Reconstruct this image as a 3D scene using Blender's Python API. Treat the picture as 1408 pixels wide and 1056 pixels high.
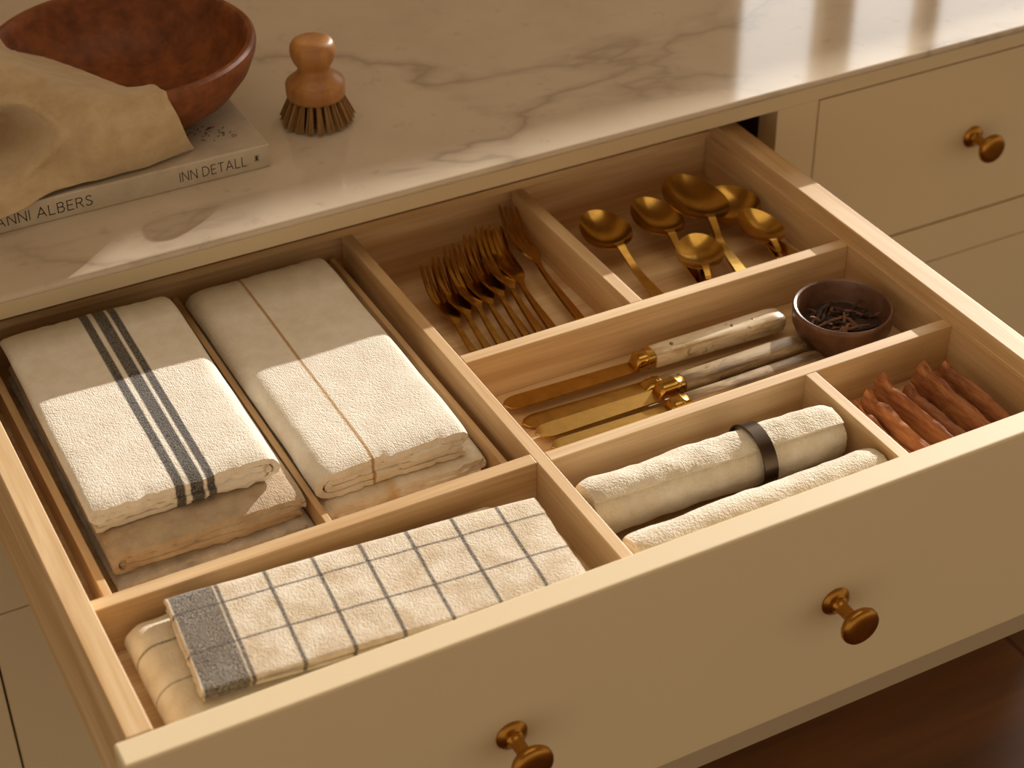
import bpy, bmesh, math, random
import numpy as np
from mathutils import Vector, Matrix, noise, Euler
random.seed(7)
S = bpy.context.scene
for o in list(bpy.data.objects): bpy.data.objects.remove(o)
COL = S.collection
PI = math.pi
# ------------------------------------------------------------------ camera
F_PX = 2492.3
yaw, pitch, roll = 0.4803, -0.6292, -0.0087
fwd = Vector((math.sin(yaw)*math.cos(pitch), math.cos(yaw)*math.cos(pitch), math.sin(pitch)))
rgt = Vector((math.cos(yaw), -math.sin(yaw), 0))
up = rgt.cross(fwd)
R_ = rgt*math.cos(roll) + up*math.sin(roll)
U_ = -rgt*math.sin(roll) + up*math.cos(roll)
cd = bpy.data.cameras.new('camera'); cam = bpy.data.objects.new('camera', cd); COL.objects.link(cam)
m = Matrix((R_, U_, -fwd)).transposed().to_4x4(); m.translation = (-0.5418, -0.7829, 0.8157)
cam.matrix_world = m
cd.sensor_width = 36.0; cd.lens = F_PX/1408*36; cd.clip_start = .05
cd.dof.use_dof = True; cd.dof.focus_distance = 1.40; cd.dof.aperture_fstop = 7.0
S.camera = cam
# ------------------------------------------------------------------ world, sun, window daylight, exposure
w = bpy.data.worlds.new('world'); S.world = w; w.use_nodes = True
bg = w.node_tree.nodes['Background']; bg.inputs[0].default_value = (1.0, .80, .57, 1); bg.inputs[1].default_value = .60
SUN_DIR = Vector((-2.4, -1.5, -1.0)).normalized()
sl = bpy.data.lights.new('sun', 'SUN'); sun = bpy.data.objects.new('sun', sl); COL.objects.link(sun)
sl.energy = 5.7; sl.color = (1.0, .96, .90); sl.angle = math.radians(.6)
sun.rotation_euler = SUN_DIR.to_track_quat('-Z', 'Y').to_euler(); sun.location = (3, 2, 2)
al = bpy.data.lights.new('window_daylight', 'AREA'); ao = bpy.data.objects.new('window_daylight', al); COL.objects.link(ao)
al.shape = 'RECTANGLE'; al.size = 2.3; al.size_y = 1.2; al.energy = 30; al.color = (1.0, 1.0, .96)
ao.location = (2.25, 1.86, 1.10); ao.rotation_euler = (-PI/2, 0, 0)
kl = bpy.data.lights.new('overhead_fill', 'AREA'); ko = bpy.data.objects.new('overhead_fill', kl); COL.objects.link(ko)  # added overhead fill that lifts upward faces in shade; no skylight here
kl.shape = 'RECTANGLE'; kl.size = 1.8; kl.size_y = 1.2; kl.energy = 6.2; kl.color = (1.0, .86, .66)
ko.location = (-.1, .25, 1.70)
vs = S.view_settings; vs.view_transform = 'Standard'; vs.look = 'None'; vs.gamma = 1; vs.use_curve_mapping = False; vs.exposure = 0.0
# ------------------------------------------------------------------ helpers
def link(o, parent=None):
    COL.objects.link(o)
    if parent: o.parent = parent
    return o
def tag(o, label, cat, group=None):
    o['label'] = label; o['category'] = cat
    if group: o['group'] = group
    return o
def empty(name, loc=(0, 0, 0), rot=(0, 0, 0)):
    o = bpy.data.objects.new(name, None); o.empty_display_size = .02
    o.location = loc; o.rotation_euler = rot; return link(o)
def raw(name, V, F, mat, parent=None, smooth=True, loc=(0, 0, 0), rot=(0, 0, 0)):
    me = bpy.data.meshes.new(name); me.from_pydata([tuple(v) for v in V], [], F); me.validate(); me.update()
    bm = bmesh.new(); bm.from_mesh(me); bmesh.ops.recalc_face_normals(bm, faces=bm.faces); bm.to_mesh(me); bm.free()
    if smooth:
        me.polygons.foreach_set('use_smooth', [True]*len(me.polygons))
        try: me.set_sharp_from_angle(angle=math.radians(50))
        except Exception: pass
    me.materials.append(mat)
    o = bpy.data.objects.new(name, me); o.location = loc; o.rotation_euler = rot
    return link(o, parent)
def from_bm(name, bm, mat, parent=None, smooth=True, loc=(0, 0, 0), rot=(0, 0, 0)):
    me = bpy.data.meshes.new(name); bm.to_mesh(me); bm.free()
    if smooth:
        me.polygons.foreach_set('use_smooth', [True]*len(me.polygons))
        try: me.set_sharp_from_angle(angle=math.radians(40))
        except Exception: pass
    me.materials.append(mat)
    o = bpy.data.objects.new(name, me); o.location = loc; o.rotation_euler = rot
    return link(o, parent)
def box(name, x0, x1, y0, y1, z0, z1, mat, parent=None, bev=.0008, base=None, seg=2):
    """box given in world coordinates; parent is an unrotated Empty"""
    c = Vector(((x0+x1)/2, (y0+y1)/2, (z0+z1)/2)); bm = bmesh.new()
    bmesh.ops.create_cube(bm, size=1)
    bmesh.ops.scale(bm, vec=(x1-x0, y1-y0, z1-z0), verts=bm.verts)
    if bev: bmesh.ops.bevel(bm, geom=bm.edges[:], offset=bev, segments=seg, profile=.5, affect='EDGES')
    off = Vector((0, 0, 0))
    p = parent
    while p: off += p.location; p = p.parent
    return from_bm(name, bm, mat, parent, False, c-off)
def lathe_vf(prof, n=48):
    V = []; F = []; k = len(prof)
    for i in range(n):
        a = 2*PI*i/n
        for r, z in prof: V.append((r*math.cos(a), r*math.sin(a), z))
    for i in range(n):
        j = (i+1) % n
        for q in range(k-1): F.append((i*k+q, j*k+q, j*k+q+1, i*k+q+1))
    if prof[0][0] > 1e-6: F.append([i*k for i in range(n)][::-1])
    if prof[-1][0] > 1e-6: F.append([i*k+k-1 for i in range(n)])
    return V, F
def lathe(name, prof, mat, parent=None, n=48, loc=(0, 0, 0), rot=(0, 0, 0)):
    V, F = lathe_vf([(max(r, 1e-5), z) for r, z in prof], n)
    bm = bmesh.new(); vv = [bm.verts.new(v) for v in V]
    for f in F:
        try: bm.faces.new([vv[i] for i in f])
        except Exception: pass
    bmesh.ops.remove_doubles(bm, verts=bm.verts, dist=3e-5); bmesh.ops.recalc_face_normals(bm, faces=bm.faces)
    return from_bm(name, bm, mat, parent, True, loc, rot)
def cr(pts, n):
    """Catmull-Rom through control rows (numpy array k x d) -> n samples"""
    P = np.asarray(pts, float); P = np.vstack([2*P[0]-P[1], P, 2*P[-1]-P[-2]])
    out = []
    k = len(P)-3
    for i in range(n):
        t = i/(n-1)*k; s = min(int(t), k-1); u = t-s
        a, b, c, d = P[s:s+4]
        out.append(.5*((2*b)+(-a+c)*u+(2*a-5*b+4*c-d)*u*u+(-a+3*b-3*c+d)*u**3))
    return np.array(out)
def tube_vf(path, rad, n=10, flat=1.0):
    path = [Vector(p) for p in path]; V = []; F = []; k = len(path)
    ref = Vector((0, 0, 1))
    for i, p in enumerate(path):
        t = (path[min(i+1, k-1)]-path[max(i-1, 0)]).normalized()
        a = t.cross(ref)
        if a.length < 1e-4: a = t.cross(Vector((0, 1, 0)))
        a.normalize(); b = a.cross(t)
        r = rad[i] if hasattr(rad, '__len__') else rad
        for q in range(n):
            th = 2*PI*q/n; V.append(p+a*(r*math.cos(th))+b*(r*flat*math.sin(th)))
    for i in range(k-1):
        for q in range(n): F.append((i*n+q, i*n+(q+1) % n, (i+1)*n+(q+1) % n, (i+1)*n+q))
    F.append(list(range(n))[::-1]); F.append([(k-1)*n+q for q in range(n)])
    return V, F
def sheet_vf(G, t):
    """thick surface from grid G[i][j] of Vectors"""
    G = np.asarray(G, float); ni, nj = G.shape[:2]
    du = np.gradient(G, axis=0); dv = np.gradient(G, axis=1); nn = np.cross(du, dv)
    nn /= np.maximum(np.linalg.norm(nn, axis=2, keepdims=True), 1e-12)
    A = G+nn*t/2; B = G-nn*t/2
    V = [tuple(v) for v in A.reshape(-1, 3)]+[tuple(v) for v in B.reshape(-1, 3)]; o = ni*nj; F = []
    for i in range(ni-1):
        for j in range(nj-1):
            a, b, c, d = i*nj+j, (i+1)*nj+j, (i+1)*nj+j+1, i*nj+j+1
            F.append((a, b, c, d)); F.append((o+d, o+c, o+b, o+a))
    for i in range(ni-1):
        F.append((i*nj, o+i*nj, o+(i+1)*nj, (i+1)*nj)); e = nj-1
        F.append(((i+1)*nj+e, o+(i+1)*nj+e, o+i*nj+e, i*nj+e))
    for j in range(nj-1):
        F.append((j+1, o+j+1, o+j, j)); e = (ni-1)*nj
        F.append((e+j, o+e+j, o+e+j+1, e+j+1))
    return V, F
def fbm(x, y, z=0., oct=3):
    s = 0; a = 1
    for i in range(oct):
        s += a*noise.noise((x, y, z+7.3*i)); x *= 2.03; y *= 2.03; a *= .5
    return s
# ------------------------------------------------------------------ materials
class M_:
    def __init__(s, name):
        s.m = bpy.data.materials.new(name); s.m.use_nodes = True
        s.t = s.m.node_tree; s.b = s.t.nodes['Principled BSDF']
    def n(s, ty, ins=None, **kw):
        nd = s.t.nodes.new(ty)
        for k, v in kw.items(): setattr(nd, k, v)
        for k, v in (ins or {}).items(): s.put(nd.inputs[k], v)
        return nd
    def put(s, sock, v):
        if isinstance(v, bpy.types.NodeSocket): s.t.links.new(v, sock)
        else: sock.default_value = v
    def math(s, op, a, b=0., c=0.):
        nd = s.n('ShaderNodeMath', operation=op)
        s.put(nd.inputs[0], a); s.put(nd.inputs[1], b); s.put(nd.inputs[2], c); return nd.outputs[0]
    def mix(s, f, a, b, bl='MIX'):
        nd = s.n('ShaderNodeMix', data_type='RGBA', blend_type=bl)
        s.put(nd.inputs[0], f); s.put(nd.inputs[6], a); s.put(nd.inputs[7], b); return nd.outputs[2]
    def ramp(s, f, stops):
        nd = s.n('ShaderNodeValToRGB'); s.put(nd.inputs[0], f); e = nd.color_ramp.elements
        while len(e) < len(stops): e.new(.5)
        for q, (p, c) in zip(e, stops): q.position = p; q.color = c if len(c) == 4 else (*c, 1)
        return nd.outputs[0]
    def coord(s): return s.n('ShaderNodeTexCoord').outputs['Object']
    def mapp(s, v, scale=(1, 1, 1), loc=(0, 0, 0), rot=(0, 0, 0)):
        return s.n('ShaderNodeMapping', {0: v, 1: loc, 2: rot, 3: scale}).outputs[0]
    def noise(s, v, scale, detail=3., rough=.5, dist=0.):
        return s.n('ShaderNodeTexNoise', {'Vector': v, 'Scale': scale, 'Detail': detail, 'Roughness': rough, 'Distortion': dist}).outputs[0]
    def bump(s, h, strength, dist, nrm=None):
        d = {'Height': h, 'Strength': strength, 'Distance': dist}
        if nrm: d['Normal'] = nrm
        return s.n('ShaderNodeBump', d).outputs[0]
    def set(s, **kw):
        for k, v in kw.items(): s.put(s.b.inputs[k.replace('_', ' ')], v)
        return s
def C(r, g, b):
    f = lambda c: (c/255/12.92) if c/255 <= .04045 else ((c/255+.055)/1.055)**2.4
    return (f(r), f(g), f(b), 1)
def wood(name, axis, light, dark, rough=.45, fine=1.0):
    q = M_(name); rnd = q.n('ShaderNodeObjectInfo').outputs['Random']
    off = q.n('ShaderNodeCombineXYZ', {0: q.math('MULTIPLY', rnd, 3.1), 1: q.math('MULTIPLY', rnd, 5.7), 2: q.math('MULTIPLY', rnd, 9.3)}).outputs[0]
    v = q.n('ShaderNodeVectorMath', {0: q.coord(), 1: off}, operation='ADD').outputs[0]
    sc = [34, 34, 34]; sc[axis] = 2.6
    sf = [420, 420, 420]; sf[axis] = 9
    big = q.noise(q.mapp(v, tuple(a*fine for a in sc)), 1.0, 4, .55, .6)
    fin = q.noise(q.mapp(v, tuple(a*fine for a in sf)), 1.0, 2, .5)
    f = q.math('ADD', q.math('MULTIPLY', big, .8), q.math('MULTIPLY', fin, .2))
    col = q.ramp(f, [(.34, dark), (.5, tuple(.5*(a+b) for a, b in zip(light, dark))), (.62, light)])
    q.set(Base_Color=col, Roughness=rough, Normal=q.bump(fin, .15, .0004))
    return q.m
OAK_L, OAK_D = C(232, 203, 160), C(194, 153, 102)
oak_x = wood('pale_oak_x', 0, OAK_L, OAK_D); oak_y = wood('pale_oak_y', 1, OAK_L, OAK_D)
walnut = wood('dark_floor_wood', 0, C(112, 70, 36), C(72, 40, 18), .4, .35)
beech = wood('beech', 2, C(178, 124, 66), C(146, 96, 46), .42)
def paint_mat():
    q = M_('cream_paint'); v = q.coord()
    q.set(Base_Color=C(226, 207, 170), Roughness=.55, Normal=q.bump(q.noise(v, 260, 2), .03, .0005)); return q.m
paint = paint_mat()
def marble_mat():
    q = M_('veined_marble'); v = q.coord()
    wv = q.noise(q.mapp(v, (1, 1.5, 1), rot=(0, 0, .5)), 2.3, 5, .5, .5)
    vein = q.math('ABSOLUTE', q.math('SUBTRACT', wv, .5))
    vm = q.ramp(vein, [(0., (1, 1, 1)), (.010, (.4, .4, .4)), (.035, (0, 0, 0))])
    gate = q.ramp(q.noise(v, 2.4, 2, .5), [(.44, (0, 0, 0)), (.60, (1, 1, 1))])
    vm = q.math('MULTIPLY', vm, gate)
    cloud = q.noise(v, 9., 5, .6)
    base = q.mix(cloud, C(206, 191, 169), C(180, 162, 140))
    speck = q.ramp(q.noise(v, 46, 4, .7), [(.60, (0, 0, 0)), (.72, (1, 1, 1))])
    base = q.mix(q.math('MULTIPLY', speck, .25), base, C(130, 108, 88))
    q.set(Base_Color=q.mix(q.math('MULTIPLY', vm, .5), base, C(112, 94, 80)), Roughness=.07); return q.m
marble = marble_mat()
def metal(name, col, rough, dark=None):
    q = M_(name); v = q.coord()
    n = q.noise(v, 70, 4, .6)
    base = q.mix(q.ramp(n, [(.35, (0, 0, 0)), (.7, (1, 1, 1))]), col, dark or tuple(c*.72 for c in col[:3])+(1,))
    q.set(Base_Color=base, Metallic=1.0, Roughness=q.math('MULTIPLY_ADD', n, .12, rough-.06), Normal=q.bump(q.noise(v, 240, 2), .05, .0003)); return q.m
gold = metal('brushed_gold', C(206, 162, 80), .20)
gold_soft = metal('satin_gold_blade', C(196, 154, 76), .36)
brass = metal('aged_brass', C(186, 134, 60), .28)
iron = metal('dark_band', C(96, 82, 70), .34)
def fabric(name, base, alt, pattern=None, pile=1.0, weave=900., pilescale=420.):
    """terry / linen cloth; pattern(q, sep) -> list of (mask, colour)"""
    q = M_(name); v = q.coord()
    big = q.noise(v, 60, 3, .6)
    col = q.mix(q.ramp(big, [(.35, (0, 0, 0)), (.68, (1, 1, 1))]), base, alt)
    sep = q.n('ShaderNodeSeparateXYZ', {0: v}).outputs
    if pattern:
        salt = q.ramp(q.noise(v, 1500, 1, .5), [(.44, (0, 0, 0)), (.56, (1, 1, 1))])
        for mask, c, dens in pattern(q, sep):
            mk = q.math('MULTIPLY', mask, q.math('MULTIPLY_ADD', salt, -dens, 1.0))
            col = q.mix(mk, col, c)
    wx = q.math('SINE', q.math('MULTIPLY', q.math('ADD', sep[0], sep[1]), weave*2.2)); wy = q.math('SINE', q.math('MULTIPLY', q.math('SUBTRACT', sep[1], sep[0]), weave*2.2))
    wv = q.math('MULTIPLY', wx, wy)
    vor = q.n('ShaderNodeTexVoronoi', {'Vector': v, 'Scale': pilescale*1.6, 'Randomness': 1.0}).outputs['Distance']
    h = q.math('ADD', q.math('MULTIPLY', wv, .12), q.math('ADD', q.math('MULTIPLY', vor, -.8), q.math('MULTIPLY', q.noise(v, pilescale, 3, .65), 1.2)))
    q.set(Base_Color=col, Roughness=.95, Normal=q.bump(h, .6*pile, .0008), Sheen_Weight=.25, Sheen_Roughness=.5)
    q.b.inputs['Specular IOR Level'].default_value = .15
    return q.m
def band(q, s, c, w, soft=.0006):
    d = q.math('ABSOLUTE', q.math('SUBTRACT', s, c))
    return q.n('ShaderNodeMapRange', {0: d, 1: w/2-soft, 2: w/2+soft, 3: 1., 4: 0.}, clamp=True).outputs[0]
WHITE, CREAM, DARK = C(240, 232, 217), C(230, 219, 200), C(44, 38, 36)
# ------------------------------------------------------------------ dimensions (metres, z = 0 at the rim of the open drawer)
XLi, XLo, XRi, XRo = -.3818, -.3991, .34, .3614
YFO, YB, YFACE = -.0219, .5008, .4741
ZD, ZF = -.0151, -.057
ZC, ZCB, ZRAIL, YC = .0540, .0470, .0065, .4315
XM1, XM2 = -.0438, -.0338
FLOOR = -.885
# ------------------------------------------------------------------ setting: floor, wall, window
fl = empty('floor', (0, 0, FLOOR)); fl['kind'] = 'structure'
box('subfloor', -3.0, 4.5, -2.6, 1.6, FLOOR-.05, FLOOR-.0205, walnut, fl, 0)
yy = -2.6; i = 0
while yy < 1.5:
    x = -3.0+(i % 3)*-.35
    while x < 4.4:
        x1 = x+4.2
        box('plank', max(x, -3.0)+.001, min(x1, 4.5)-.001, yy+.001, min(yy+.22, 1.6)-.001, FLOOR-.02, FLOOR, walnut, fl, .0012, seg=1)
        x = x1
    yy += .22; i += 1
wallm = M_('warm_plaster'); wallm.set(Base_Color=C(214, 192, 158), Roughness=.8, Normal=wallm.bump(wallm.noise(wallm.coord(), 90, 3), .1, .001)); wallm = wallm.m
WY0, WY1 = 1.60, 1.72; WX0, WX1, WZ0, WZ1 = 1.13, 3.4, .50, 1.6
wb = empty('wall_back', (0, WY0, FLOOR)); wb['kind'] = 'structure'
box('wall_panel', -3.0, WX0, WY0, WY1, FLOOR, 1.72, wallm, wb, 0)
box('wall_panel', WX1, 4.5, WY0, WY1, FLOOR, 1.72, wallm, wb, 0)
box('wall_panel', WX0, WX1, WY0, WY1, FLOOR, WZ0, wallm, wb, 0)
box('wall_panel', WX0, WX1, WY0, WY1, WZ1, 1.72, wallm, wb, 0)
ce = empty('ceiling', (0, 0, 1.72)); ce['kind'] = 'structure'
box('ceiling_panel', -3.0, 4.5, -2.6, WY1, 1.72, 1.80, wallm, ce, 0)
wn = empty('window_1', (WX0, WY0, WZ0)); wn['kind'] = 'structure'
for a in ((WX0, WX0+.045, WZ0, WZ1), (WX1-.045, WX1, WZ0, WZ1), (WX0+.045, WX1-.045, WZ0, WZ0+.045), (WX0+.045, WX1-.045, WZ1-.045, WZ1)):
    box('window_frame', a[0], a[1], WY0+.03, WY0+.08, a[2], a[3], paint, wn, .002)
for xm, ww in ((1.392, .068), (1.608, .036)):
    box('muntin', xm-ww/2, xm+ww/2, WY0+.035, WY0+.07, WZ0+.045, WZ1-.045, paint, wn, .002)
gm = M_('blocker_matte'); gm.set(Base_Color=C(150, 130, 105), Roughness=.9)
gw = empty('sun_blocker', (3.5, 2.0, FLOOR)); gw['kind'] = 'structure'
GY = 1.95                                     # unseen blocker added outside the window to keep sun off the worktop
gtop = ZC+(GY-.458)/1.5
box('blocker_high', 1.2, 2.09, GY-.02, GY+.14, FLOOR, gtop+.4, gm.m, gw, .004)  # taller part of the added blocker, keeps sun off bowl and cloth
box('blocker_body', 2.09, 6.5, GY, GY+.12, FLOOR, gtop-.05, gm.m, gw, .004); box('blocker_top', 2.09, 6.5, GY, GY+.14, gtop-.05, gtop, gm.m, gw, .002)
# ------------------------------------------------------------------ cabinet
cb = empty('kitchen_cabinet', (0, .78, FLOOR)); tag(cb, 'cream painted cabinet with inset drawers beneath the marble worktop', 'cabinet')
X0, X1 = -.92, .93
YB2 = 1.08
GAP = .0022
ZT = FLOOR+.10
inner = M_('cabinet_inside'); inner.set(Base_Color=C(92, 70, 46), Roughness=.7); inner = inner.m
box('top_rail', X0, X1, YFACE, YFACE+.022, ZRAIL, ZCB, paint, cb)
box('side_panel', X0, X0+.02, YFACE+.022, YB2, ZT, ZCB, paint, cb); box('side_panel', X1-.02, X1, YFACE+.022, YB2, ZT, ZCB, paint, cb)
box('partition', .420, .438, YFACE+.031, YB2-.02, ZT+.02, ZCB, inner, cb); box('partition', -.446, -.43, YFACE+.031, YB2-.02, ZT+.02, ZCB, inner, cb)
box('back_panel', X0+.02, X1-.02, YB2-.015, YB2, ZT, ZCB, inner, cb); box('bottom_panel', X0+.02, X1-.02, YFACE+.022, YB2-.015, ZT, ZT+.018, inner, cb)
box('stile', .4021, .4497, YFACE, YFACE+.030, ZT, ZRAIL, paint, cb); box('stile', -.462, -.4125, YFACE, YFACE+.030, ZT, ZRAIL, paint, cb)
box('corner_stile', .868, X1, YFACE, YFACE+.03, FLOOR, ZRAIL, paint, cb); box('corner_stile', X0, X0+.05, YFACE, YFACE+.03, FLOOR, ZRAIL, paint, cb)
box('toe_board', X0+.05, .868, YFACE+.06, YFACE+.075, FLOOR, ZT, paint, cb)
def front(xa, xb, za, zb, knobs=(), rail=None):
    d = box('drawer_front', xa+GAP, xb-GAP, YFACE+.001, YFACE+.021, za+GAP, zb-GAP, paint, cb, .0012)
    for kx, kz in knobs: knob(d, kx, YFACE+.001, kz)
    if rail: box('rail', xa, xb, YFACE, YFACE+.022, rail[0], rail[1], paint, cb)
def knob(parent, kx, ky, kz):
    prof = [(0, 0), (.0118, 0), (.0122, .0012), (.0112, .0028), (.0082, .0042), (.0068, .0050), (.0070, .0062), (.0056, .0080), (.0050, .011), (.0050, .021), (.0058, .0235),
            (.0098, .0252), (.0142, .0268), (.0158, .0292), (.0158, .0312), (.0148, .0334), (.0128, .0345), (.009, .0350), (.004, .0351), (0, .0351)]
    off = parent.location.copy(); p = parent.parent
    while p: off += p.location; p = p.parent
    return lathe('knob', prof, brass, parent, 40, Vector((kx, ky, kz))-off, (PI/2, 0, 0))
front(.4497, .868, -.1823, ZRAIL, [(.6544, -.0861)], (-.2285, -.1823))
front(.4497, .868, -.500, -.2285, (), (-.53, -.500)); front(.4497, .868, ZT+.03, -.53, (), (ZT, ZT+.03))
front(-.4125, .4021, ZT+.03, -.291, (), (ZT, ZT+.03)); box('rail', -.4125, .4021, YFACE, YFACE+.022, -.291, -.207, paint, cb)
front(X0+.05, -.462, -.1823, ZRAIL, (), (-.2285, -.1823)); front(X0+.05, -.462, ZT+.03, -.2285, (), (ZT, ZT+.03))
ct = box('marble_worktop', -1.0, .96, YC, 1.098, ZCB, ZC, marble, None, .003, seg=3)
tag(ct, 'veined off-white marble worktop above the cream drawers', 'worktop')
# ------------------------------------------------------------------ open drawer
dr = empty('open_drawer', (0, .24, ZF-.07)); tag(dr, 'pulled-out cream drawer with pale oak box and dividers', 'drawer')
ZS = -.125
fr = box('drawer_front', -.4075, .4075, YFO, 0, -.2005, 0, paint, dr, .0022, seg=3)
trimm = M_('grey_edge'); trimm.set(Base_Color=C(176, 158, 130), Roughness=.6)
box('bottom_edge', -.4075, .4075, YFO+.0012, -.001, -.2205, -.2005, trimm.m, dr, .001)
knob(fr, .1203, YFO, -.0974); knob(fr, -.1483, YFO, -.1028)
box('side_panel', XLo, XLi, 0, YB+.014, ZS, 0, oak_y, dr); box('side_panel', XRi, XRo, 0, YB+.014, ZS, 0, oak_y, dr)
box('back_panel', XLi, XRi, YB, YB+.013, ZS, -.004, oak_x, dr)
box('bottom_panel', XLi, XRi, 0, YB, ZF-.008, ZF, oak_x, dr, 0)
box('back_lip', XLi, XRi, YB-.006, YB, ZD-.001, -.0085, oak_x, dr, .0006)
box('tray_liner', XRi-.0022, XRi, .0, YB-.006, ZF, ZD+.0004, oak_y, dr, .0004)
box('divider', XM1, XM2, .0, YB-.006, ZF, ZD, oak_y, dr, .0007)
box('divider', .1248, .1364, .283, YB-.006, ZF, ZD, oak_y, dr, .0007)
box('divider', XM2, XRi-.0022, .2715, .283, ZF, ZD, oak_x, dr, .0007)
box('divider', XM2, XRi-.0022, .131, .1422, ZF, ZD, oak_x, dr, .0007)
box('divider', .1933, .2032, .0, .131, ZF, ZD, oak_y, dr, .0007)
box('divider', XLi, XM1, .1338, .1453, ZF, ZD, oak_x, dr, .0007)
box('low_divider', -.3672, -.3608, .1453, YB-.006, ZF, -.027, oak_y, dr, .0007)
box('low_divider', -.2020, -.1966, .1453, YB-.006, ZF, -.030, oak_y, dr, .0007)
box('low_divider', -.0565, -.0515, .1453, YB-.006, ZF, -.034, oak_y, dr, .0007)
# ------------------------------------------------------------------ folded towels
def folded(name, W, L, pitch, t, mat, loc, rotz=0., mirror=False, seed=0, amp=.0012, freq=38., sag=.12, rag=.0022, extra=0, dome=0., droop=None, tilt=(0, 0)):
    H = 4*pitch; h = [(k+.5)*pitch for k in range(4)]
    ns = 34; rb = 1.5*pitch; rs = .5*pitch
    xl = -W/2+rb+t/2; xr = W/2-rs-t/2
    P = []
    for i in range(ns): P.append((W/2-.004+(xl-W/2+.004)*i/(ns-1), h[0]))
    for i in range(1, 13): a = -PI/2-PI*i/13; P.append((xl+rb*math.cos(a), (h[0]+h[3])/2+rb*math.sin(a)))
    for i in range(ns): P.append((xl+(xr-xl)*i/(ns-1), h[3]))
    for i in range(1, 8): a = PI/2-PI*i/8; P.append((xr+rs*math.cos(a), (h[3]+h[2])/2+rs*math.sin(a)))
    for i in range(ns): P.append((xr+(xl+.001-xr)*i/(ns-1), h[2]))
    for i in range(1, 8): a = PI/2+PI*i/8; P.append((xl+.001+rs*math.cos(a), (h[2]+h[1])/2+rs*math.sin(a)))
    for i in range(ns): P.append((xl+.001+(W/2-.007-xl)*i/(ns-1), h[1]))
    P = np.array(P); T = np.gradient(P, axis=0); T /= np.linalg.norm(T, axis=1, keepdims=True); Nn = np.c_[-T[:, 1], T[:, 0]]
    ring = np.vstack([P+Nn*t/2, (P-Nn*t/2)[::-1]]); k = len(ring); half = len(P)
    nl = max(24, int(L/.0042)); V = []; F = []
    for j in range(nl):
        v = j/(nl-1)
        for i, (x, z) in enumerate(ring):
            s = i if i < half else k-1-i
            e = rag*noise.noise((s*.09, seed*3.1, 1.7))+.6*rag*noise.noise((s*.5, seed, 4.))
            y = -L/2+L*v+e*(1-v)*2-e*v
            xx = -x if mirror else x
            y += .0022*math.exp(-((z/H-.5)/.35)**2)*(2*v-1)
            zz = z
            d = fbm(xx*freq*.6+seed*9.1, y*freq*.6, seed*2.7)*amp*.55
            d += noise.noise((xx*9+seed*5, y*9, 3.3))*amp*.7
            zz += d*(z/H)
            ed = min(v, 1-v)*L
            zz -= sag*z*math.exp(-ed/.006)
            ex = W/2-abs(x)
            if ex < .02: zz -= .05*z*((.02-ex)/.02)**2
            zz += dome*(1-(2*x/W)**2)*(z/H)
            if droop: zz += droop(xx, y)
            zz += tilt[0]*xx+tilt[1]*y
            if zz < .0001: zz = .0001
            V.append((xx+.0012*noise.noise((y*22, z*90, seed+.5)), y+.0008*noise.noise((xx*60, z*60, seed)), zz))
    for j in range(nl-1):
        for i in range(k): F.append((j*k+i, j*k+(i+1) % k, (j+1)*k+(i+1) % k, (j+1)*k+i))
    for b, flip in ((0, False), ((nl-1)*k, True)):
        for i in range(half-1):
            f = (b+i, b+i+1, b+k-2-i, b+k-1-i); F.append(f[::-1] if flip else f)
    return raw(name, V, F, mat, None, True, loc, (0, 0, rotz))
def stripes3(q, s):
    return [(band(q, s[0], -.0040, .0068), DARK, .22), (band(q, s[0], .0082, .0098), DARK, .22), (band(q, s[0], .0188, .0062), DARK, .22)]
m_str = fabric('cream_cotton_black_stripes', WHITE, CREAM, stripes3)
m_och = fabric('cream_cotton_ochre_stripe', WHITE, CREAM, lambda q, s: [(band(q, s[0], -.016, .0024), C(172, 124, 46), .3)])
m_och2 = fabric('white_cotton_faint_stripe', WHITE, C(222, 208, 182), lambda q, s: [(band(q, s[0], -.012, .008, .003), C(214, 178, 122), .6)])
m_bei = fabric('beige_cotton', C(202, 182, 154), C(180, 156, 126))
m_gry = fabric('grey_white_cotton', C(214, 204, 190), C(176, 166, 154), pilescale=520.)
m_wht = fabric('white_terry', C(238, 229, 210), C(222, 208, 184), pile=1.25, pilescale=330.)
tag(folded('folded_towel', .150, .285, .0038, .0036, m_gry, (-.2775, .3255, ZF), 0, True, 3, .0006), 'grey-white folded towel at the bottom of the striped stack', 'towel', 'folded towels in the left compartment')
tag(folded('folded_towel', .147, .270, .0052, .0047, m_bei, (-.2785, .3240, ZF+.0155), 0, False, 5, .0010), 'beige folded towel between the striped towel and the grey towel', 'towel', 'folded towels in the left compartment')
tag(folded('folded_towel', .143, .242, .0056, .0050, m_str, (-.2840, .3370, ZF+.0368), -.012, True, 9, .0012, 30., dome=.0), 'cream folded towel with three black woven stripes on top of its stack', 'towel', 'folded towels in the left compartment')
tag(folded('folded_towel', .135, .290, .0046, .0043, m_och2, (-.1265, .330, ZF), 0, False, 13, .0008), 'white folded towel with faint ochre stripe at the bottom of its stack', 'towel', 'folded towels in the left compartment')
tag(folded('folded_towel', .126, .277, .0068, .0060, m_och, (-.1330, .3330, ZF+.0187), 0, False, 17, .0014, 26., dome=.0), 'cream folded towel with a single thin ochre stripe', 'towel', 'folded towels in the left compartment')
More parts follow.
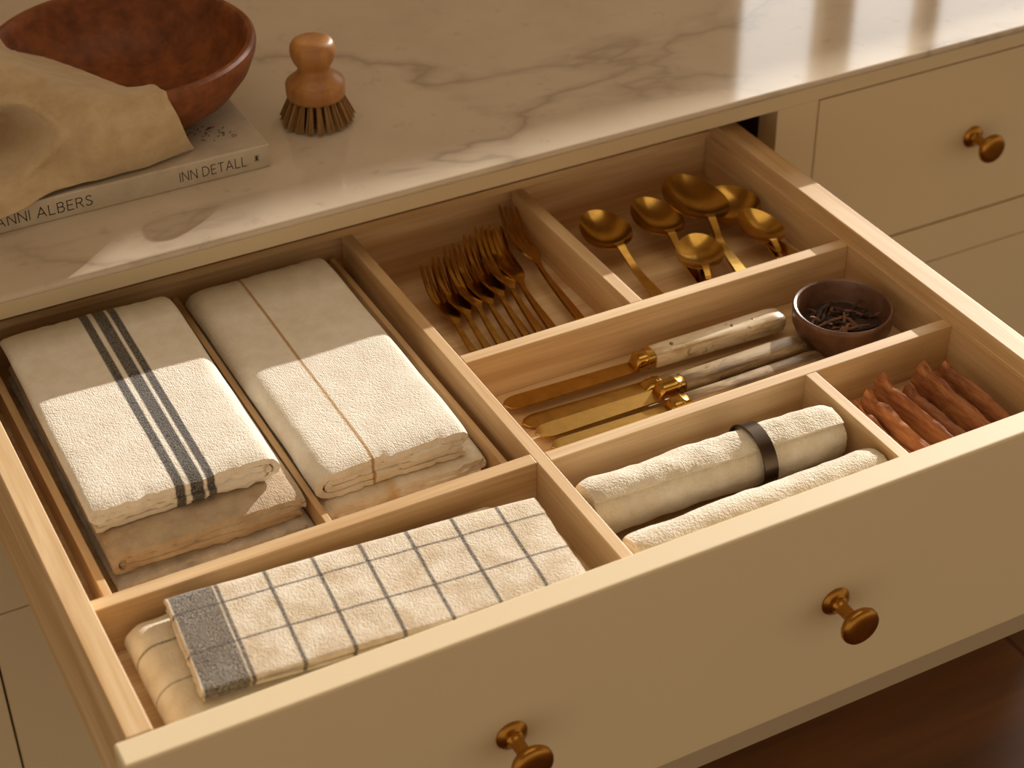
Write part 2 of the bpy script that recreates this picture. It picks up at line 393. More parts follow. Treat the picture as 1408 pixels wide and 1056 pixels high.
# checked towel and the cream one under it
def grid_pat(q, s):
    out = [(band(q, s[1], -.1185, .030), C(62, 55, 52), .45)]
    for k in range(8): out.append((band(q, s[1], -.1010+.0342*k, .0028), DARK, .45))
    for x in (-.026, .013, .050): out.append((band(q, s[0], x, .0018), C(60, 54, 50), .5))
    return out
m_chk = fabric('checked_linen', C(232, 220, 200), C(208, 188, 158), grid_pat, pile=.9)
m_und = fabric('cream_linen', C(234, 224, 204), C(218, 204, 178), lambda q, s: [(band(q, s[1], .030, .002), DARK, .7), (band(q, s[1], -.008, .0016), C(120, 106, 90), .7)])
tag(folded('folded_towel', .280, .116, .0080, .0072, m_und, (-.2260, .0650, ZF), .0, False, 21, .0012, 34.), 'cream folded towel lying under the checked towel', 'towel')
ck = folded('checked_towel', .098, .267, .0030, .0027, m_chk, (-.2035, .0632, ZF+.0338), -PI/2-.085, False, 25, .0018, 30., sag=.05, rag=.001, droop=lambda x, y: 0)
tag(ck, 'off-white checked kitchen towel with charcoal end band', 'towel')
# ------------------------------------------------------------------ rolled towels
def rolled(name, L, r, turns, t, mat, loc, rotz, seed, squash=.94):
    n = int(turns*30); P = []
    p = (r-.003)/turns
    for i in range(n+1):
        a = 2*PI*turns*i/n; rr = .003+(r-t/2-.003)*i/n
        P.append((rr*math.cos(a+2.2), rr*math.sin(a+2.2)))
    P = np.array(P); T = np.gradient(P, axis=0); T /= np.linalg.norm(T, axis=1, keepdims=True); Nn = np.c_[-T[:, 1], T[:, 0]]
    ring = np.vstack([P+Nn*t/2, (P-Nn*t/2)[::-1]]); k = len(ring); half = len(P); nl = int(L/.0035); V = []; F = []
    for j in range(nl):
        v = j/(nl-1)
        for i, (a, b) in enumerate(ring):
            s = i if i < half else k-1-i
            e = .003*noise.noise((s*.03, seed, 2.))+.004*(1-s/half)*0
            x = -L/2+L*v+e*(2*v-1)
            rr = math.hypot(a, b); th = math.atan2(b, a)
            f = 1+(.085*fbm(x*24+seed, th*1.4, seed*1.3)+.05*noise.noise((x*70, th*3, seed)))*(rr/r)
            ed = min(v, 1-v)*L
            f *= 1-.16*math.exp(-ed/.006)*(rr/r)**2
            V.append((x, a*f, b*f*squash))
    for j in range(nl-1):
        for i in range(k): F.append((j*k+i, j*k+(i+1) % k, (j+1)*k+(i+1) % k, (j+1)*k+i))
    for bb, flip in ((0, False), ((nl-1)*k, True)):
        for i in range(half-1):
            f = (bb+i, bb+i+1, bb+k-2-i, bb+k-1-i); F.append(f[::-1] if flip else f)
    return raw(name, V, F, mat, None, True, loc, (0, 0, rotz))
RY, RR = .0845, .0245
tag(rolled('rolled_towel', .213, RR, 5.0, .0040, m_wht, (.0790, RY, ZF+RR*.95), -.030, 31), 'white terry towel roll held by a dark band', 'towel', 'rolled towels')
tag(rolled('rolled_towel', .215, .0205, 4.3, .0040, m_wht, (.0835, .0300, ZF+.0205*.97), -.004, 37), 'white terry towel roll lying along the drawer front', 'towel', 'rolled towels')
V = []; F = []; nb = 72; wb_ = .0115
for i in range(nb):
    a = 2*PI*i/nb; rad = RR*1.035
    for dx, dr_ in ((-wb_/2, 0), (-wb_/2, .0016), (wb_/2, .0016), (wb_/2, 0)):
        V.append((dx, (rad+dr_)*math.cos(a), (rad+dr_)*math.sin(a)*.955))
for i in range(nb):
    j = (i+1) % nb
    for q in range(4): F.append((i*4+q, i*4+(q+1) % 4, j*4+(q+1) % 4, j*4+q))
nr = raw('towel_ring', V, F, iron, None, True, (.1135, RY-.001, ZF+RR*.985), (0, 0, -.030))
tag(nr, 'dark flat band around the white towel roll', 'napkin ring')
# ------------------------------------------------------------------ cutlery
def strip_vf(sec, thick=.0012, crown=0.):
    """sec: list of (y, half width, z, camber) -> closed thick strip, 9 points across"""
    G = []
    for y, hw, z, cam_ in sec:
        G.append([(hw*u, y, z+cam_*u*u) for u in np.linspace(-1, 1, 9)])
    return sheet_vf(G, thick)
def fork_meshes(L=.17):
    sec = cr([(0, .0036, .0010, 0), (.002, .0052, .0010, 0), (.03, .0048, .0010, 0), (.06, .0034, .0012, 0), (L-.090, .0026, .0022, 0), (L-.082, .0028, .0034, 0)], 26)
    hv, hf = strip_vf(sec, .0024)
    sec = cr([(L-.083, .0028, .0034, 0), (L-.076, .0050, .0040, .0002), (L-.068, .0096, .0040, .0008), (L-.059, .0118, .0038, .0012), (L-.049, .0120, .0042, .0010)], 16)
    bv, bf = strip_vf(sec, .0018)
    V = list(bv); F = list(bf)
    for k in range(4):
        x0 = (k-1.5)*.0064
        sec = cr([(L-.0505, .0025, .0042+.0010*(x0/.0114)**2, 0), (L-.030, .0022, .0066, 0), (L-.012, .0017, .0122, 0), (L-.003, .0011, .0160, 0), (L, .0005, .0175, 0)], 12)
        tv, tf = strip_vf(sec, .0017); o = len(V)
        V += [(x0+x, y, z) for x, y, z in tv]; F += [tuple(o+i for i in f) for f in tf]
    return (hv, hf), (V, F)
(hv, hf), (tv, tf) = fork_meshes()
proto = None
forks = []
NF = 8
for i in range(NF):
    u = i/(NF-1)
    if i < NF-1:
        x = -.0035+.0128*i; ytip = .438+.0052*i; z = ZF+.0056
    else: x, ytip, z = .1015, .487, ZF+.0078
    L = .154/.17 if i < 3 else (.160/.17)
    e = empty('fork', (x, ytip-.17*L, z), (math.radians(3.2+.7*(i % 3)), math.radians(21), math.radians(-3+(1.5 if i == NF-1 else 0))))
    e.scale = (L, L, L)
    if i == 0:
        a = raw('handle', hv, hf, gold, e); b = raw('head', tv, tf, gold, e); proto = (a, b)
    else:
        for q in proto: c = q.copy(); COL.objects.link(c); c.parent = e
    if i == NF-1: tag(e, 'gold fork lying apart beside the divider of the spoons', 'fork', 'gold forks')
    elif i == 0: tag(e, 'gold fork at the end of the row beside the towel compartment', 'fork', 'gold forks')
    else: tag(e, 'gold fork, %s in the row counted from the towel compartment' % ('first', 'second', 'third', 'fourth', 'fifth', 'sixth', 'seventh')[i], 'fork', 'gold forks')
def spoon(loc, rot, scale, label, L=.17, bw=.0215, bl=.030, depth=.0095):
    e = empty('spoon', loc, rot); e.scale = (scale,)*3
    sec = cr([(0, .0035, .0012, 0), (.003, .0056, .0012, 0), (.03, .0050, .0014, 0), (.065, .0034, .0022, 0), (L-2*bl-.012, .0030, .0068, 0), (L-2*bl, .0036, .0112, 0), (L-2*bl+.005, .0052, .0112, 0)], 26)
    hv, hf = strip_vf(sec, .0026); raw('handle', hv, hf, gold, e)
    G = []; nr_, na = 14, 48
    for i in range(nr_+1):
        r = i/nr_; row = []
        for j in range(na):
            a = 2*PI*j/na
            egg = 1+.12*-math.sin(a)*1.0
            x = bw*r*math.cos(a)*egg; y = L-bl+bl*r*math.sin(a)
            z = .0112-depth*(1-r**2.2)+.0012*r*math.sin(a)*0
            row.append((x, y, z))
        G.append(row)
    V = []; F = []
    t = .0013
    for s in (0, -t):
        for row in G:
            for (x, y, z) in row: V.append((x, y, z+s))
    o = (nr_+1)*na
    for i in range(nr_):
        for j in range(na):
            k = (j+1) % na
            F.append((i*na+j, i*na+k, (i+1)*na+k, (i+1)*na+j)); F.append((o+i*na+j, o+(i+1)*na+j, o+(i+1)*na+k, o+i*na+k))
    for j in range(na):
        k = (j+1) % na; F.append((nr_*na+j, nr_*na+k, o+nr_*na+k, o+nr_*na+j))
    bm = bmesh.new(); vv = [bm.verts.new(v) for v in V]
    for f in F: bm.faces.new([vv[i] for i in f])
    bmesh.ops.remove_doubles(bm, verts=bm.verts, dist=1e-6); bmesh.ops.recalc_face_normals(bm, faces=bm.faces)
    from_bm('bowl', bm, gold, e)
    return tag(e, label, 'spoon', 'gold spoons')
r_ = math.radians
def sp(tipx, tipy, z, rx, ry, rz, sc, label, **k):
    L = k.get('L', .17)*sc
    E_ = Euler((r_(rx), r_(ry), r_(rz))); d = E_.to_matrix() @ Vector((0, L, 0))
    spoon((tipx-d.x, tipy-d.y, z), tuple(E_), sc, label, **k)
sp(.1815, .450, ZF+.006, 4, -6, -2, 1.02, 'gold spoon next to the divider of the forks', L=.158)
sp(.2340, .448, ZF+.006, 4, 4, -5, 1.05, 'gold spoon between the divider-side spoon and the big serving spoon', L=.155, bw=.022)
sp(.2810, .462, ZF+.010, 4, 8, -8, 1.08, 'big gold serving spoon at the back of the compartment', L=.160, bw=.028, bl=.036, depth=.012)
sp(.3080, .440, ZF+.004, 3, -16, 6, 1.02, 'gold spoon tucked under the big serving spoon', L=.145, bw=.023)
sp(.3085, .386, ZF+.011, 5, 6, -6, .80, 'small gold spoon beside the right wall of the drawer', L=.122, bw=.0255, bl=.034)
sp(.2440, .372, ZF+.012, 5, -4, -20, .80, 'small bright gold spoon lying against the cross divider', L=.104, bw=.0265, bl=.032, depth=.008)
# knives -------------------------------------------------------
def bone(name, a, b, c):
    q = M_(name); v = q.mapp(q.coord(), (14, 60, 60))
    n1 = q.noise(v, 1.6, 5, .6, .4)
    col = q.ramp(n1, [(.34, c), (.50, b), (.62, a)])
    sp_ = q.ramp(q.noise(q.coord(), 150, 2, .5), [(.66, (0, 0, 0)), (.72, (1, 1, 1))])
    q.set(Base_Color=q.mix(q.math('MULTIPLY', sp_, .5), col, C(110, 84, 58)), Roughness=.28); return q.m
bone_w = bone('bone_handle', C(236, 222, 196), C(222, 202, 168), C(176, 146, 106))
bone_g = bone('horn_handle', C(182, 160, 128), C(146, 122, 92), C(96, 76, 56))
rivet_m = metal('rivet', C(150, 116, 72), .35)
def knife(y, x0, xb, xh, x1, z, hw, hh, mat, label, rz=0., bw=.0094, rivets=0, tilt=0.):
    """x0 tip, xb bolster start, xh handle start, x1 handle end"""
    e = empty('table_knife', (x0, y, z), (r_(tilt), 0, rz))
    L = xb-x0
    sec = []
    for u in np.linspace(0, 1, 30):
        x = L*u; up_ = bw*min(1, math.sqrt(max(1-(1-min(u/.13, 1))**2, 0))); 
        sec.append((x, up_*(1-.12*u)))
    G = [[(x, w_*v+(.0006 if v else 0), .0012-.0006*v) for v in np.linspace(-1, 1, 7)] for x, w_ in sec]
    V, F = sheet_vf(G, .0014); raw('blade', V, F, gold_soft, e)
    # bolster: stepped block rings along x
    def xlathe(name, prof, m_, n=16, sq=3.2, parent=e):
        V = []; F = []
        for x, a, b, zc_ in prof:
            for k in range(n):
                th = 2*PI*k/n; c, s = math.cos(th), math.sin(th)
                V.append((x, a*math.copysign(abs(c)**(2/sq), c), zc_+b*math.copysign(abs(s)**(2/sq), s)))
        for i in range(len(prof)-1):
            for k in range(n): F.append((i*n+k, i*n+(k+1) % n, (i+1)*n+(k+1) % n, (i+1)*n+k))
        F.append(list(range(n))[::-1]); F.append([(len(prof)-1)*n+k for k in range(n)])
        return raw(name, V, F, m_, parent, True)
    B = xh-xb; zc_ = hh*.5-.001
    xlathe('bolster', [(L-.004, .0062, .0012, .0012), (L, .0070, hh*.42, zc_), (L+.0012, .0074, hh*.46, zc_), (L+B*.55, .0074, hh*.47, zc_), (L+B*.58, .0080, hh*.52, zc_), (L+B*.72, .0080, hh*.52, zc_), (L+B*.75, .0073, hh*.48, zc_), (L+B, .0073, hh*.48, zc_)], gold, 20)
    Lh = x1-xh; s0 = L+B
    prof = [(s0, hw*.86, hh*.46, zc_), (s0+.001, hw*.9, hh*.49, zc_), (s0+Lh*.3, hw*.94, hh*.5, zc_), (s0+Lh*.7, hw*1.02, hh*.53, zc_+.0004), (s0+Lh*.9, hw*1.05, hh*.55, zc_+.0006), (s0+Lh*.965, hw*.95, hh*.50, zc_+.0006), (s0+Lh*.99, hw*.7, hh*.36, zc_+.0006), (s0+Lh, hw*.4, hh*.2, zc_+.0006)]
    h = xlathe('handle', prof, mat, 24, 4.0)
    for k in range(rivets):
        f = (.14, .60, .76)[k]
        lathe('rivet', [(0, 0), (.0016, 0), (.0016, .0006), (.001, .0009), (0, .0009)], rivet_m, h, 14, (s0+Lh*f, .0, zc_+hh*.5+.0002))
    return tag(e, label, 'knife', 'gold table knives')
knife(.2480, -.0125, .108, .1235, .2500, ZF+.006, .0105, .0150, bone_w, 'gold table knife with ivory bone handle and rivets', -.030, rivets=3)
knife(.2245, -.0075, .105, .118, .226, ZF+.0012, .0058, .0070, bone_g, 'gold table knife tucked low between the ivory-handled and the thick horn-handled knife', -.030, bw=.0094)
knife(.2045, -.0065, .106, .1265, .2450, ZF+.0046, .0098, .0140, bone_g, 'gold table knife with thick grey-brown horn handle', -.012, bw=.0096)
knife(.1835, -.0035, .1045, .1185, .2480, ZF+.0046, .0072, .0115, bone_g, 'gold table knife with slim horn handle next to the cross divider', -.014, bw=.0086)
# small bowl of dried twigs ------------------------------------------
def glazed(name, a, b, rough):
    q = M_(name); n = q.noise(q.coord(), 55, 5, .65)
    q.set(Base_Color=q.mix(q.ramp(n, [(.35, (0, 0, 0)), (.66, (1, 1, 1))]), a, b), Roughness=rough, Normal=q.bump(q.noise(q.coord(), 180, 3), .08, .0006)); return q.m
stone = glazed('brown_stoneware', C(122, 88, 66), C(92, 62, 46), .3)
terra = glazed('burnished_terracotta', C(138, 78, 38), C(100, 52, 23), .5); terra.node_tree.nodes['Principled BSDF'].inputs['Specular IOR Level'].default_value = .28
BX, BY, BR = .2850, .2050, .0420
prof = [(0, .0), (.026, 0), (.030, .001), (.037, .009), (.0415, .020), (BR, .030), (BR, .0335), (BR-.0012, .0350), (BR-.003, .0342), (BR-.0045, .030), (.036, .018), (.030, .008), (.022, .005), (0, .0045)]
bw_ = lathe('small_bowl', prof, stone, None, 64, (BX, BY, ZF))
tag(bw_, 'small brown stoneware bowl beside the knife handles', 'bowl')
twm = [glazed('twig_dark', C(62, 36, 22), C(38, 22, 14), .75), glazed('twig_brown', C(128, 82, 46), C(84, 52, 30), .7)]
rt = random.Random(4)
for i in range(34):
    a = rt.uniform(0, 2*PI); rr = .022*math.sqrt(rt.random()); ln_ = rt.uniform(.010, .021)
    cx_, cy_ = rr*math.cos(a), rr*math.sin(a); th = rt.uniform(-.7, .7)+(0 if rt.random() < .7 else 1.5)
    z0 = .0165+.0075*(i/34)
    path = []
    for s in np.linspace(-1, 1, 7):
        path.append((ln_*s*math.cos(th)*.9-.002*s*s*math.sin(th)*rt.uniform(.5, 2), ln_*s*math.sin(th)*.9+.003*math.sin(2.2*s+i), .0022*math.sin(3*s+i*1.3)+.0012*s*((i % 3)-1)))
    path = [(p[0]+cx_, p[1]+cy_, p[2]+z0) for p in path]
    # keep inside the bowl
    path = [(p[0]*min(1, .035/max(1e-6, math.hypot(p[0], p[1]))), p[1]*min(1, .035/max(1e-6, math.hypot(p[0], p[1]))), p[2]) for p in path]
    V, F = tube_vf(path, [.0006+.0010*math.sin(PI*(.12+.8*k/6)) for k in range(7)], 7, .7)
    tag(raw('dried_twig', V, F, twm[i % 2], None, True, (BX, BY, ZF)), 'dark dried twig in the small stoneware bowl', 'twig', 'dried twigs in the small bowl')
q = M_('dried_leaf_crumbs'); q.set(Base_Color=q.mix(q.noise(q.coord(), 300, 3), C(40, 25, 16), C(70, 44, 26)), Roughness=.8, Normal=q.bump(q.noise(q.coord(), 500, 3), .8, .002))
V = []; F = []
for i in range(13):
    for j in range(40):
        a = 2*PI*j/40; rr = .0340*i/12
        V.append((rr*math.cos(a), rr*math.sin(a), .0155+.0035*(1-(i/12)**2)+.0018*noise.noise((rr*math.cos(a)*150, rr*math.sin(a)*150, 1.))))
for i in range(12):
    for j in range(40): F.append((i*40+j, i*40+(j+1) % 40, (i+1)*40+(j+1) % 40, (i+1)*40+j))
cr_ = raw('dried_crumbs', V, F, q.m, None, True, (BX, BY, ZF)); cr_['kind'] = 'stuff'; tag(cr_, 'dark dried leaf crumbs filling the small stoneware bowl', 'dried leaves')
# curled bark strips ------------------------------------------------
q = M_('cinnamon_bark'); v = q.mapp(q.coord(), (220, 18, 120)); n1 = q.noise(v, 1., 5, .65, .3)
q.set(Base_Color=q.ramp(n1, [(.32, C(106, 58, 28)), (.5, C(160, 98, 52)), (.68, C(196, 134, 80))]), Roughness=.6, Normal=q.bump(n1, .6, .0016)); bark = q.m
sticks = [(.2195, .106, .017, .016, -18, 'curled bark strip leaning on the divider of the towel rolls'), (.2335, .107, .024, .012, -14, 'curled bark strip next to the one leaning on the divider'),
          (.2535, .114, .028, .012, -12, 'tall curled bark strip with a pale lit rim and forked tip'), (.2720, .103, .017, .014, -14, 'low curled bark strip in shade between two taller strips'),
          (.2900, .113, .027, .013, -13, 'tall curled bark strip with a ragged split tip'), (.3130, .110, .022, .016, -16, 'dark curled bark strip nearest the right wall of the drawer')]
for k, (x, y1, h, cw, lean, lab) in enumerate(sticks):
    G = []; L = y1-.004; ni = 44; nj = 17
    for i in range(ni):
        u = i/(ni-1); y = y1-L*u
        wob = .0022*noise.noise((u*3.2, k*3.3, 0)); hh = h*(1-.30*u)*(1+.09*noise.noise((u*7, k, 9.))+.03*noise.noise((u*19, k, 2.)))
        hh += .004*math.exp(-(u/.05)**2)                      # horn-like raised tip
        if u > .02: hh -= .0025*math.exp(-((u-.12)/.05)**2)
        row = []
        for j in range(nj):
            s = j/(nj-1)
            fx = -.0045*(1-s)**2-cw*.42*max(0, .28-s)/.28      # short foot curling out at the bottom
            px_ = fx+.0052*s-.0030*math.sin(PI*s)
            pz = hh*(max(0., s-.16)/.84)**.92+.0006*s
            if s > .86: px_ += .0032*((s-.86)/.14)**2; pz -= .0010*((s-.86)/.14)**2
            row.append((px_+wob*s*1.6+.0009*noise.noise((u*9, s*3, k)), y+.0030*noise.noise((s*4, k*2.2, 1.))*(1-u), pz+.0007*noise.noise((u*13, s*5, k+4))))
        G.append(row)
    V, F = sheet_vf(G, .0022)
    mz = min(v_[2] for v_ in V)
    V = [(a, b-.06, c-mz) for a, b, c in V]
    o = raw('bark_strip', V, F, bark, None, True, (x, .06, ZF+.0002), (0, 0, r_(2.0)))
    tag(o, lab, 'bark strip', 'curled bark strips')
# ------------------------------------------------------------------ on the worktop
# book
BKZ = ZC; BKT = .0215; bx0, bx1, by0, by1 = -.405, -.0958, .5013, .742
cover = glazed('book_cover', C(196, 182, 160), C(184, 168, 146), .45)
paper = M_('paper'); vv_ = paper.mapp(paper.coord(), (1, 1, 1)); wv = paper.n('ShaderNodeTexWave', {'Vector': vv_, 'Scale': 420., 'Distortion': .4}, bands_direction='Z').outputs[0]
paper.set(Base_Color=paper.mix(wv, C(226, 214, 190), C(196, 182, 156)), Roughness=.8); paper = paper.m
bk = empty('book', ((bx0+bx1)/2, (by0+by1)/2, BKZ)); tag(bk, 'pale hardcover book lying under the terracotta bowl', 'book')
box('back_cover', bx0, bx1, by0+.002, by1, BKZ, BKZ+.0026, cover, bk, .0007); box('front_cover', bx0, bx1, by0+.002, by1, BKZ+BKT-.0026, BKZ+BKT, cover, bk, .0007)
spn = box('spine', bx0, bx1, by0, by0+.004, BKZ, BKZ+BKT, cover, bk, .0012)
box('pages', bx0+.004, bx1-.003, by0+.004, by1-.004, BKZ+.0026, BKZ+BKT-.0026, paper, bk, 0)
ink = M_('dark_ink'); ink.set(Base_Color=C(48, 36, 28), Roughness=.7); ink = ink.m
GL = {'A': [[(0, 0), (.36, 1), (.72, 0)], [(.12, .32), (.60, .32)]], 'N': [[(0, 0), (0, 1), (.62, 0), (.62, 1)]], 'I': [[(.0, 0), (.0, 1)]], 'L': [[(0, 1), (0, 0), (.46, 0)]],
      'B': [[(0, 0), (0, 1), (.34, 1), (.46, .9), (.48, .76), (.42, .62), (.32, .54), (0, .54)], [(.32, .54), (.46, .46), (.54, .28), (.46, .08), (.32, 0), (0, 0)]],
      'E': [[(.48, 1), (0, 1), (0, 0), (.48, 0)], [(0, .52), (.42, .52)]], 'R': [[(0, 0), (0, 1), (.34, 1), (.48, .9), (.5, .74), (.44, .58), (.32, .5), (0, .5)], [(.26, .5), (.54, 0)]],
      'S': [[(.48, .86), (.36, .98), (.2, 1), (.06, .9), (.04, .74), (.14, .6), (.36, .46), (.5, .3), (.46, .12), (.32, .0), (.14, .02), (.0, .14)]],
      'D': [[(0, 0), (0, 1), (.28, 1), (.5, .88), (.64, .66), (.66, .46), (.6, .24), (.46, .08), (.28, 0), (0, 0)]], 'T': [[(0, 1), (.56, 1)], [(.28, 1), (.28, 0)]],
      '*': [[(.0, .1), (.5, .9)], [(.0, .9), (.5, .1)], [(.25, 0), (.25, 1)], [(.05, .5), (.45, .5)], [(.12, .75), (.38, .75)], [(.12, .25), (.38, .25)]]}
WD = {'A': .72, 'N': .62, 'I': .0, 'L': .46, 'B': .54, 'E': .48, 'R': .54, 'S': .5, 'D': .66, 'T': .56, '*': .5, ' ': .1}
def lettering(txt, xstart, xend, z0, h, sw):
    units = sum(WD[c] for c in txt)+.26*(len(txt)-1); k = (xend-xstart)/units
    V = []; F = []; x = xstart
    for c in txt:
        for st in GL.get(c, []):
            for (a, b) in zip(st, st[1:]):
                p = np.array([x+a[0]*k, z0+a[1]*h]); q2 = np.array([x+b[0]*k, z0+b[1]*h]); d = q2-p; d /= max(np.linalg.norm(d), 1e-9); n = np.array([-d[1], d[0]])*sw/2
                p = p-d*sw*.4; q2 = q2+d*sw*.4; o = len(V)
                for y in (by0-.00022, by0+.0004):
                    for r in (p+n, q2+n, q2-n, p-n): V.append((r[0], y, r[1]))
                F += [(o, o+1, o+2, o+3), (o+7, o+6, o+5, o+4)]+[(o+e, o+4+e, o+4+(e+1) % 4, o+(e+1) % 4) for e in range(4)]
        x += (WD[c]+.26)*k
    off = bk.location+spn.location
    return raw('lettering', [Vector(v)-off for v in V], F, ink, spn, False)
lettering('ANNI ALBERS', -.3325, -.2525, BKZ+.0062, .0088, .00075)
lettering('INN DETALL', -.1765, -.1175, BKZ+.0064, .0086, .00065)
lettering('*', -.1100, -.1062, BKZ+.0078, .0062, .0005)
# sprig drawing printed on the cover
V = []; F = []; rs = random.Random(3)
for k in range(58):
    t = rs.random(); bxp = -.160+.040*t+rs.uniform(-.006, .006)*(1+1.2*(k % 3 == 0)); byp = .558-.016*t*t-.010*t+rs.uniform(-.012, .012)
    l = rs.uniform(.0012, .0042); a = rs.uniform(-1.0, 1.0); s = rs.uniform(.0003, .0006)
    dx, dy = l*math.cos(a), l*math.sin(a); o = len(V); n = (-s*math.sin(a), s*math.cos(a))
    for zz in (BKZ+BKT+.00012, BKZ+BKT-.0003):
        V += [(bxp+n[0], byp+n[1], zz), (bxp+dx+n[0], byp+dy+n[1], zz), (bxp+dx-n[0], byp+dy-n[1], zz), (bxp-n[0], byp-n[1], zz)]
    F += [(o, o+1, o+2, o+3), (o+7, o+6, o+5, o+4)]+[(o+e, o+4+e, o+4+(e+1) % 4, o+(e+1) % 4) for e in range(4)]
raw('cover_drawing', [Vector(v)-bk.location for v in V], F, ink, bk, False)
# terracotta bowl
TBX, TBY, TBR, TBZ, TBH = -.1806, .6214, .1165, ZC+BKT, .0635
prof = [(0, .0), (.058, .0), (.064, .001), (.078, .006), (.096, .019), (.109, .036), (.1155, .052), (TBR, .058), (TBR-.0005, .0615), (TBR-.003, TBH), (TBR-.007, TBH-.0004), (TBR-.0098, .0595), (.1055, .054), (.100, .038), (.088, .023), (.070, .012), (.040, .0075), (0, .0065)]
tb = lathe('terracotta_bowl', prof, terra, None, 96, (TBX, TBY, TBZ + .0003)); tag(tb, 'wide burnished terracotta bowl standing on the book', 'bowl')
# linen cloth draped over the rim
lin = fabric('natural_linen', C(198, 174, 138), C(184, 158, 120), None, .9, 1300., 700.)
RZ = TBZ+TBH+.0025
cols = []
def colm(inside, rim, mid, hem): return [inside[0], inside[1], rim[0], rim[1], mid, hem]
# each column runs from inside the bowl over the rim down to the hem (world coordinates)
cols = [
  [(-.232, .690, TBZ+.030), (-.212, .640, TBZ+.034), (-.193, .565, RZ-.020), (-.1830, .5165, RZ+.0012), (-.1745, .5010, RZ-.016), (-.1660, .5060, TBZ+.022), (-.1575, .5180, TBZ+.0025)],
  [(-.245, .690, TBZ+.036), (-.230, .640, TBZ+.040), (-.214, .570, RZ-.016), (-.2050, .5185, RZ+.0016), (-.1990, .4985, RZ-.014), (-.1930, .5015, TBZ+.024), (-.1880, .5110, TBZ+.0025)],
  [(-.262, .690, TBZ+.044), (-.252, .645, TBZ+.048), (-.238, .580, RZ-.010), (-.2300, .5270, RZ+.0022), (-.2240, .4985, RZ-.010), (-.2200, .4965, TBZ+.026), (-.2180, .5080, TBZ+.0025)],
  [(-.275, .695, TBZ+.054), (-.266, .655, TBZ+.056), (-.257, .600, RZ-.004), (-.2520, .5460, RZ+.0060), (-.2480, .5020, RZ+.000), (-.2460, .4880, TBZ+.034), (-.2430, .5040, TBZ+.0030)],
  [(-.285, .700, TBZ+.060), (-.278, .665, RZ-.006), (-.272, .620, RZ+.002), (-.2690, .5720, RZ+.0080), (-.2690, .5300, RZ-.012), (-.2720, .5200, TBZ+.024), (-.2650, .5025, TBZ+.0040)],
  [(-.296, .705, RZ-.002), (-.292, .675, RZ+.004), (-.290, .635, RZ+.010), (-.2900, .5900, RZ+.014), (-.2920, .5500, RZ-.006), (-.2960, .5240, TBZ+.020), (-.2900, .4985, TBZ+.004)],
  [(-.312, .710, RZ-.004), (-.310, .680, RZ+.002), (-.312, .645, RZ+.008), (-.3140, .6000, RZ+.006), (-.3160, .5580, RZ-.020), (-.3160, .5200, TBZ+.018), (-.3120, .4945, TBZ-.002)],
  [(-.334, .720, RZ-.030), (-.336, .690, RZ-.030), (-.338, .655, RZ-.028), (-.3400, .6100, RZ-.032), (-.3420, .5650, RZ-.042), (-.3420, .5240, TBZ+.010), (-.3380, .4930, TBZ-.006)],
]
A = np.array(cols)
A = cr(A.reshape(len(cols), -1), 84).reshape(84, 7, 3)
B = cr(A.transpose(1, 0, 2).reshape(7, -1), 110).reshape(110, 84, 3)
for i in range(110):
    for j in range(84):
        B[i, j, 2] += .0006*noise.noise((B[i, j, 0]*90, B[i, j, 1]*90, i*.06))
for _ in range(60):
    B[1:-1, 1:-1] += .22*(B[2:, 1:-1]+B[:-2, 1:-1]+B[1:-1, 2:]+B[1:-1, :-2]-4*B[1:-1, 1:-1])
for i in range(110):
    for j in range(84):
        x, y, z = B[i, j]
        # deep pocket fold on the left of the hanging part, with a rounded lip around it
        a = math.sqrt(((i-82-.10*(j-66))/9.5)**2+((j-66)/15.)**2)
        y += .045*math.exp(-a**3); z -= .012*math.exp(-a**3)
        lip = math.exp(-((a-1.28)/.22)**2)*max(.25, min(1, (72-j)/14))
        y -= .016*lip; z += .006*lip
        # soft crease running from the rim to the hem
        y -= .0025*math.exp(-((x+.215+.3*(z-.11))/.014)**2)*max(0, min(1, (.60-y)/.08))
        dx, dy = x-TBX, y-TBY; r = math.hypot(dx, dy); zb = z-TBZ
        if -.002 < zb < TBH+.003:
            ro = np.interp(zb, [0, .006, .019, .036, .052, .0635], [.064, .078, .096, .109, .1155, .1165]); ri = np.interp(zb, [.0065, .012, .023, .038, .054, .0635], [.0, .070, .088, .100, .1055, .1067])
            if ri-.0022 < r < ro+.0022:
                if zb > TBH-.010 and ri-.0005 < r < ro+.0005: z = TBZ+TBH+.0026
                else:
                    rn = ro+.0024 if r > (ri+ro)/2 else ri-.0024
                    x, y = TBX+dx*rn/r, TBY+dy*rn/r
        if y > by0-.0031 and z < TBZ+.0016: z = TBZ+.0016
        B[i, j] = x, y, z
for _ in range(5):
    B[1:-1, 1:-1] += .15*(B[2:, 1:-1]+B[:-2, 1:-1]+B[1:-1, 2:]+B[1:-1, :-2]-4*B[1:-1, 1:-1])
V, F = sheet_vf(B, .0013)
lc = raw('linen_cloth', V, F, lin, None, True); tag(lc, 'natural linen cloth draped over the rim of the terracotta bowl', 'cloth')
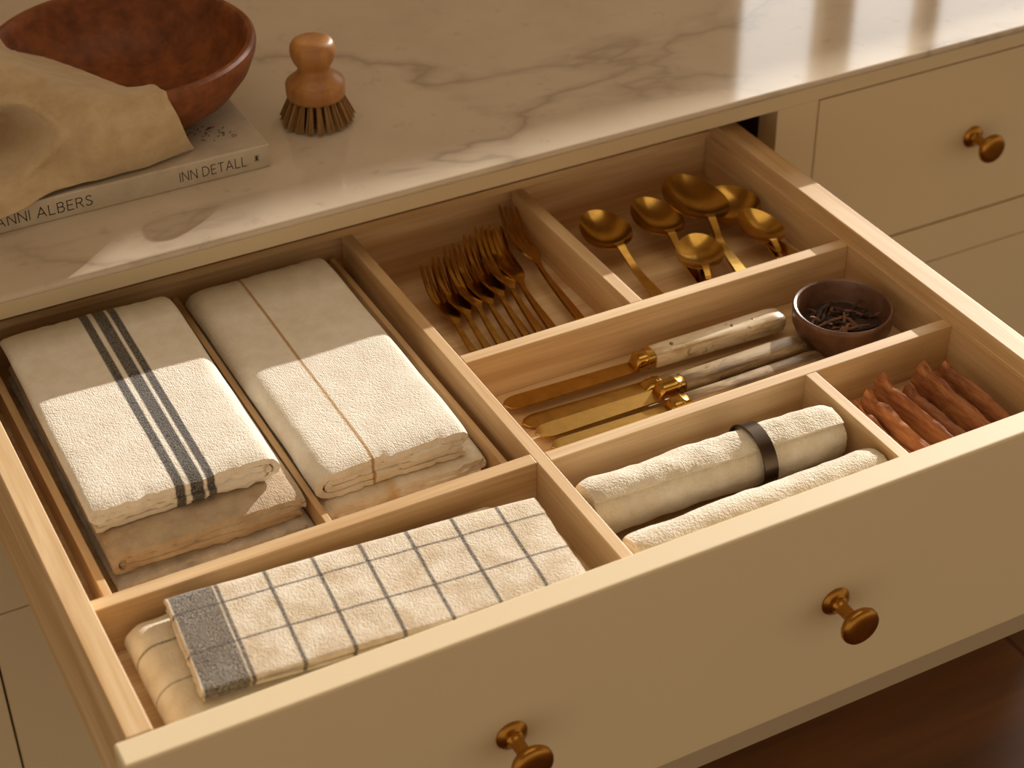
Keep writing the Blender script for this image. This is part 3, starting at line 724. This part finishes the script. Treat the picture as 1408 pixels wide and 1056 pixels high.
# pot brush
BRX, BRY = -.0320, .5665
br = empty('pot_brush', (BRX, BRY, ZC)); tag(br, 'round wooden pot brush with knob handle on the worktop', 'brush')
prof = [(0, .0262), (.0235, .0262), (.0252, .0272), (.0262, .0300), (.0264, .0400), (.0256, .0425), (.0228, .0450), (.0178, .0492), (.0150, .0530), (.0142, .0560), (.0150, .0590), (.0176, .0630), (.0196, .0690), (.0202, .0740), (.0196, .0790), (.0176, .0828), (.0140, .0846), (.009, .0850), (0, .0846)]
lathe('handle', prof, beech, br, 64)
bm_ = M_('bristle'); bm_.set(Base_Color=bm_.mix(bm_.noise(bm_.mapp(bm_.coord(), (900, 900, 60)), 1., 2), C(120, 84, 42), C(176, 132, 76)), Roughness=.7)
def tuft(seed):
    V = []; F = []; rs = random.Random(seed)
    for k in range(26):
        a = rs.uniform(0, 2*PI); r0 = .0018*math.sqrt(rs.random()); r1 = r0*2.1
        p = [(r0*math.cos(a), r0*math.sin(a), .0275), ((r0+r1)/2*math.cos(a), (r0+r1)/2*math.sin(a), .014), (r1*math.cos(a), r1*math.sin(a), .0003+rs.uniform(0, .0016))]
        v_, f_ = tube_vf(p, [.00045, .00042, .00034], 4); o = len(V); V += v_; F += [tuple(o+i for i in f) for f in f_]
    return V, F
tufts = []
for s in range(3):
    V, F = tuft(s); tufts.append((V, F))
first = {}
for ring, (rad, n, flare) in enumerate(((.0222, 20, .34), (.0150, 13, .2), (.0075, 7, .1))):
    for k in range(n):
        a = 2*PI*k/n+.1*ring; s = k % 3
        if s not in first:
            o = raw('bristle_tuft', tufts[s][0], tufts[s][1], bm_.m, br, False); first[s] = o
        else:
            o = bpy.data.objects.new('bristle_tuft', first[s].data); link(o, br)
        # lean outwards about the tuft root at z = .0275
        R = Matrix.Rotation(a, 4, 'Z') @ Matrix.Translation((rad, 0, .0275)) @ Matrix.Rotation(-flare, 4, 'Y') @ Matrix.Translation((0, 0, -.0275))
        dz = .0275*(1-math.cos(flare))
        R = Matrix.Scale(1, 4) @ R; o.matrix_local = R

for o, sh in ((bk, (.004, .0225, 0)), (tb, (.0055, .0250, 0)), (lc, (.0055, .0250, 0)), (br, (.008, .0154, 0))): o.location += Vector(sh)
br.scale = (1, 1, .93)
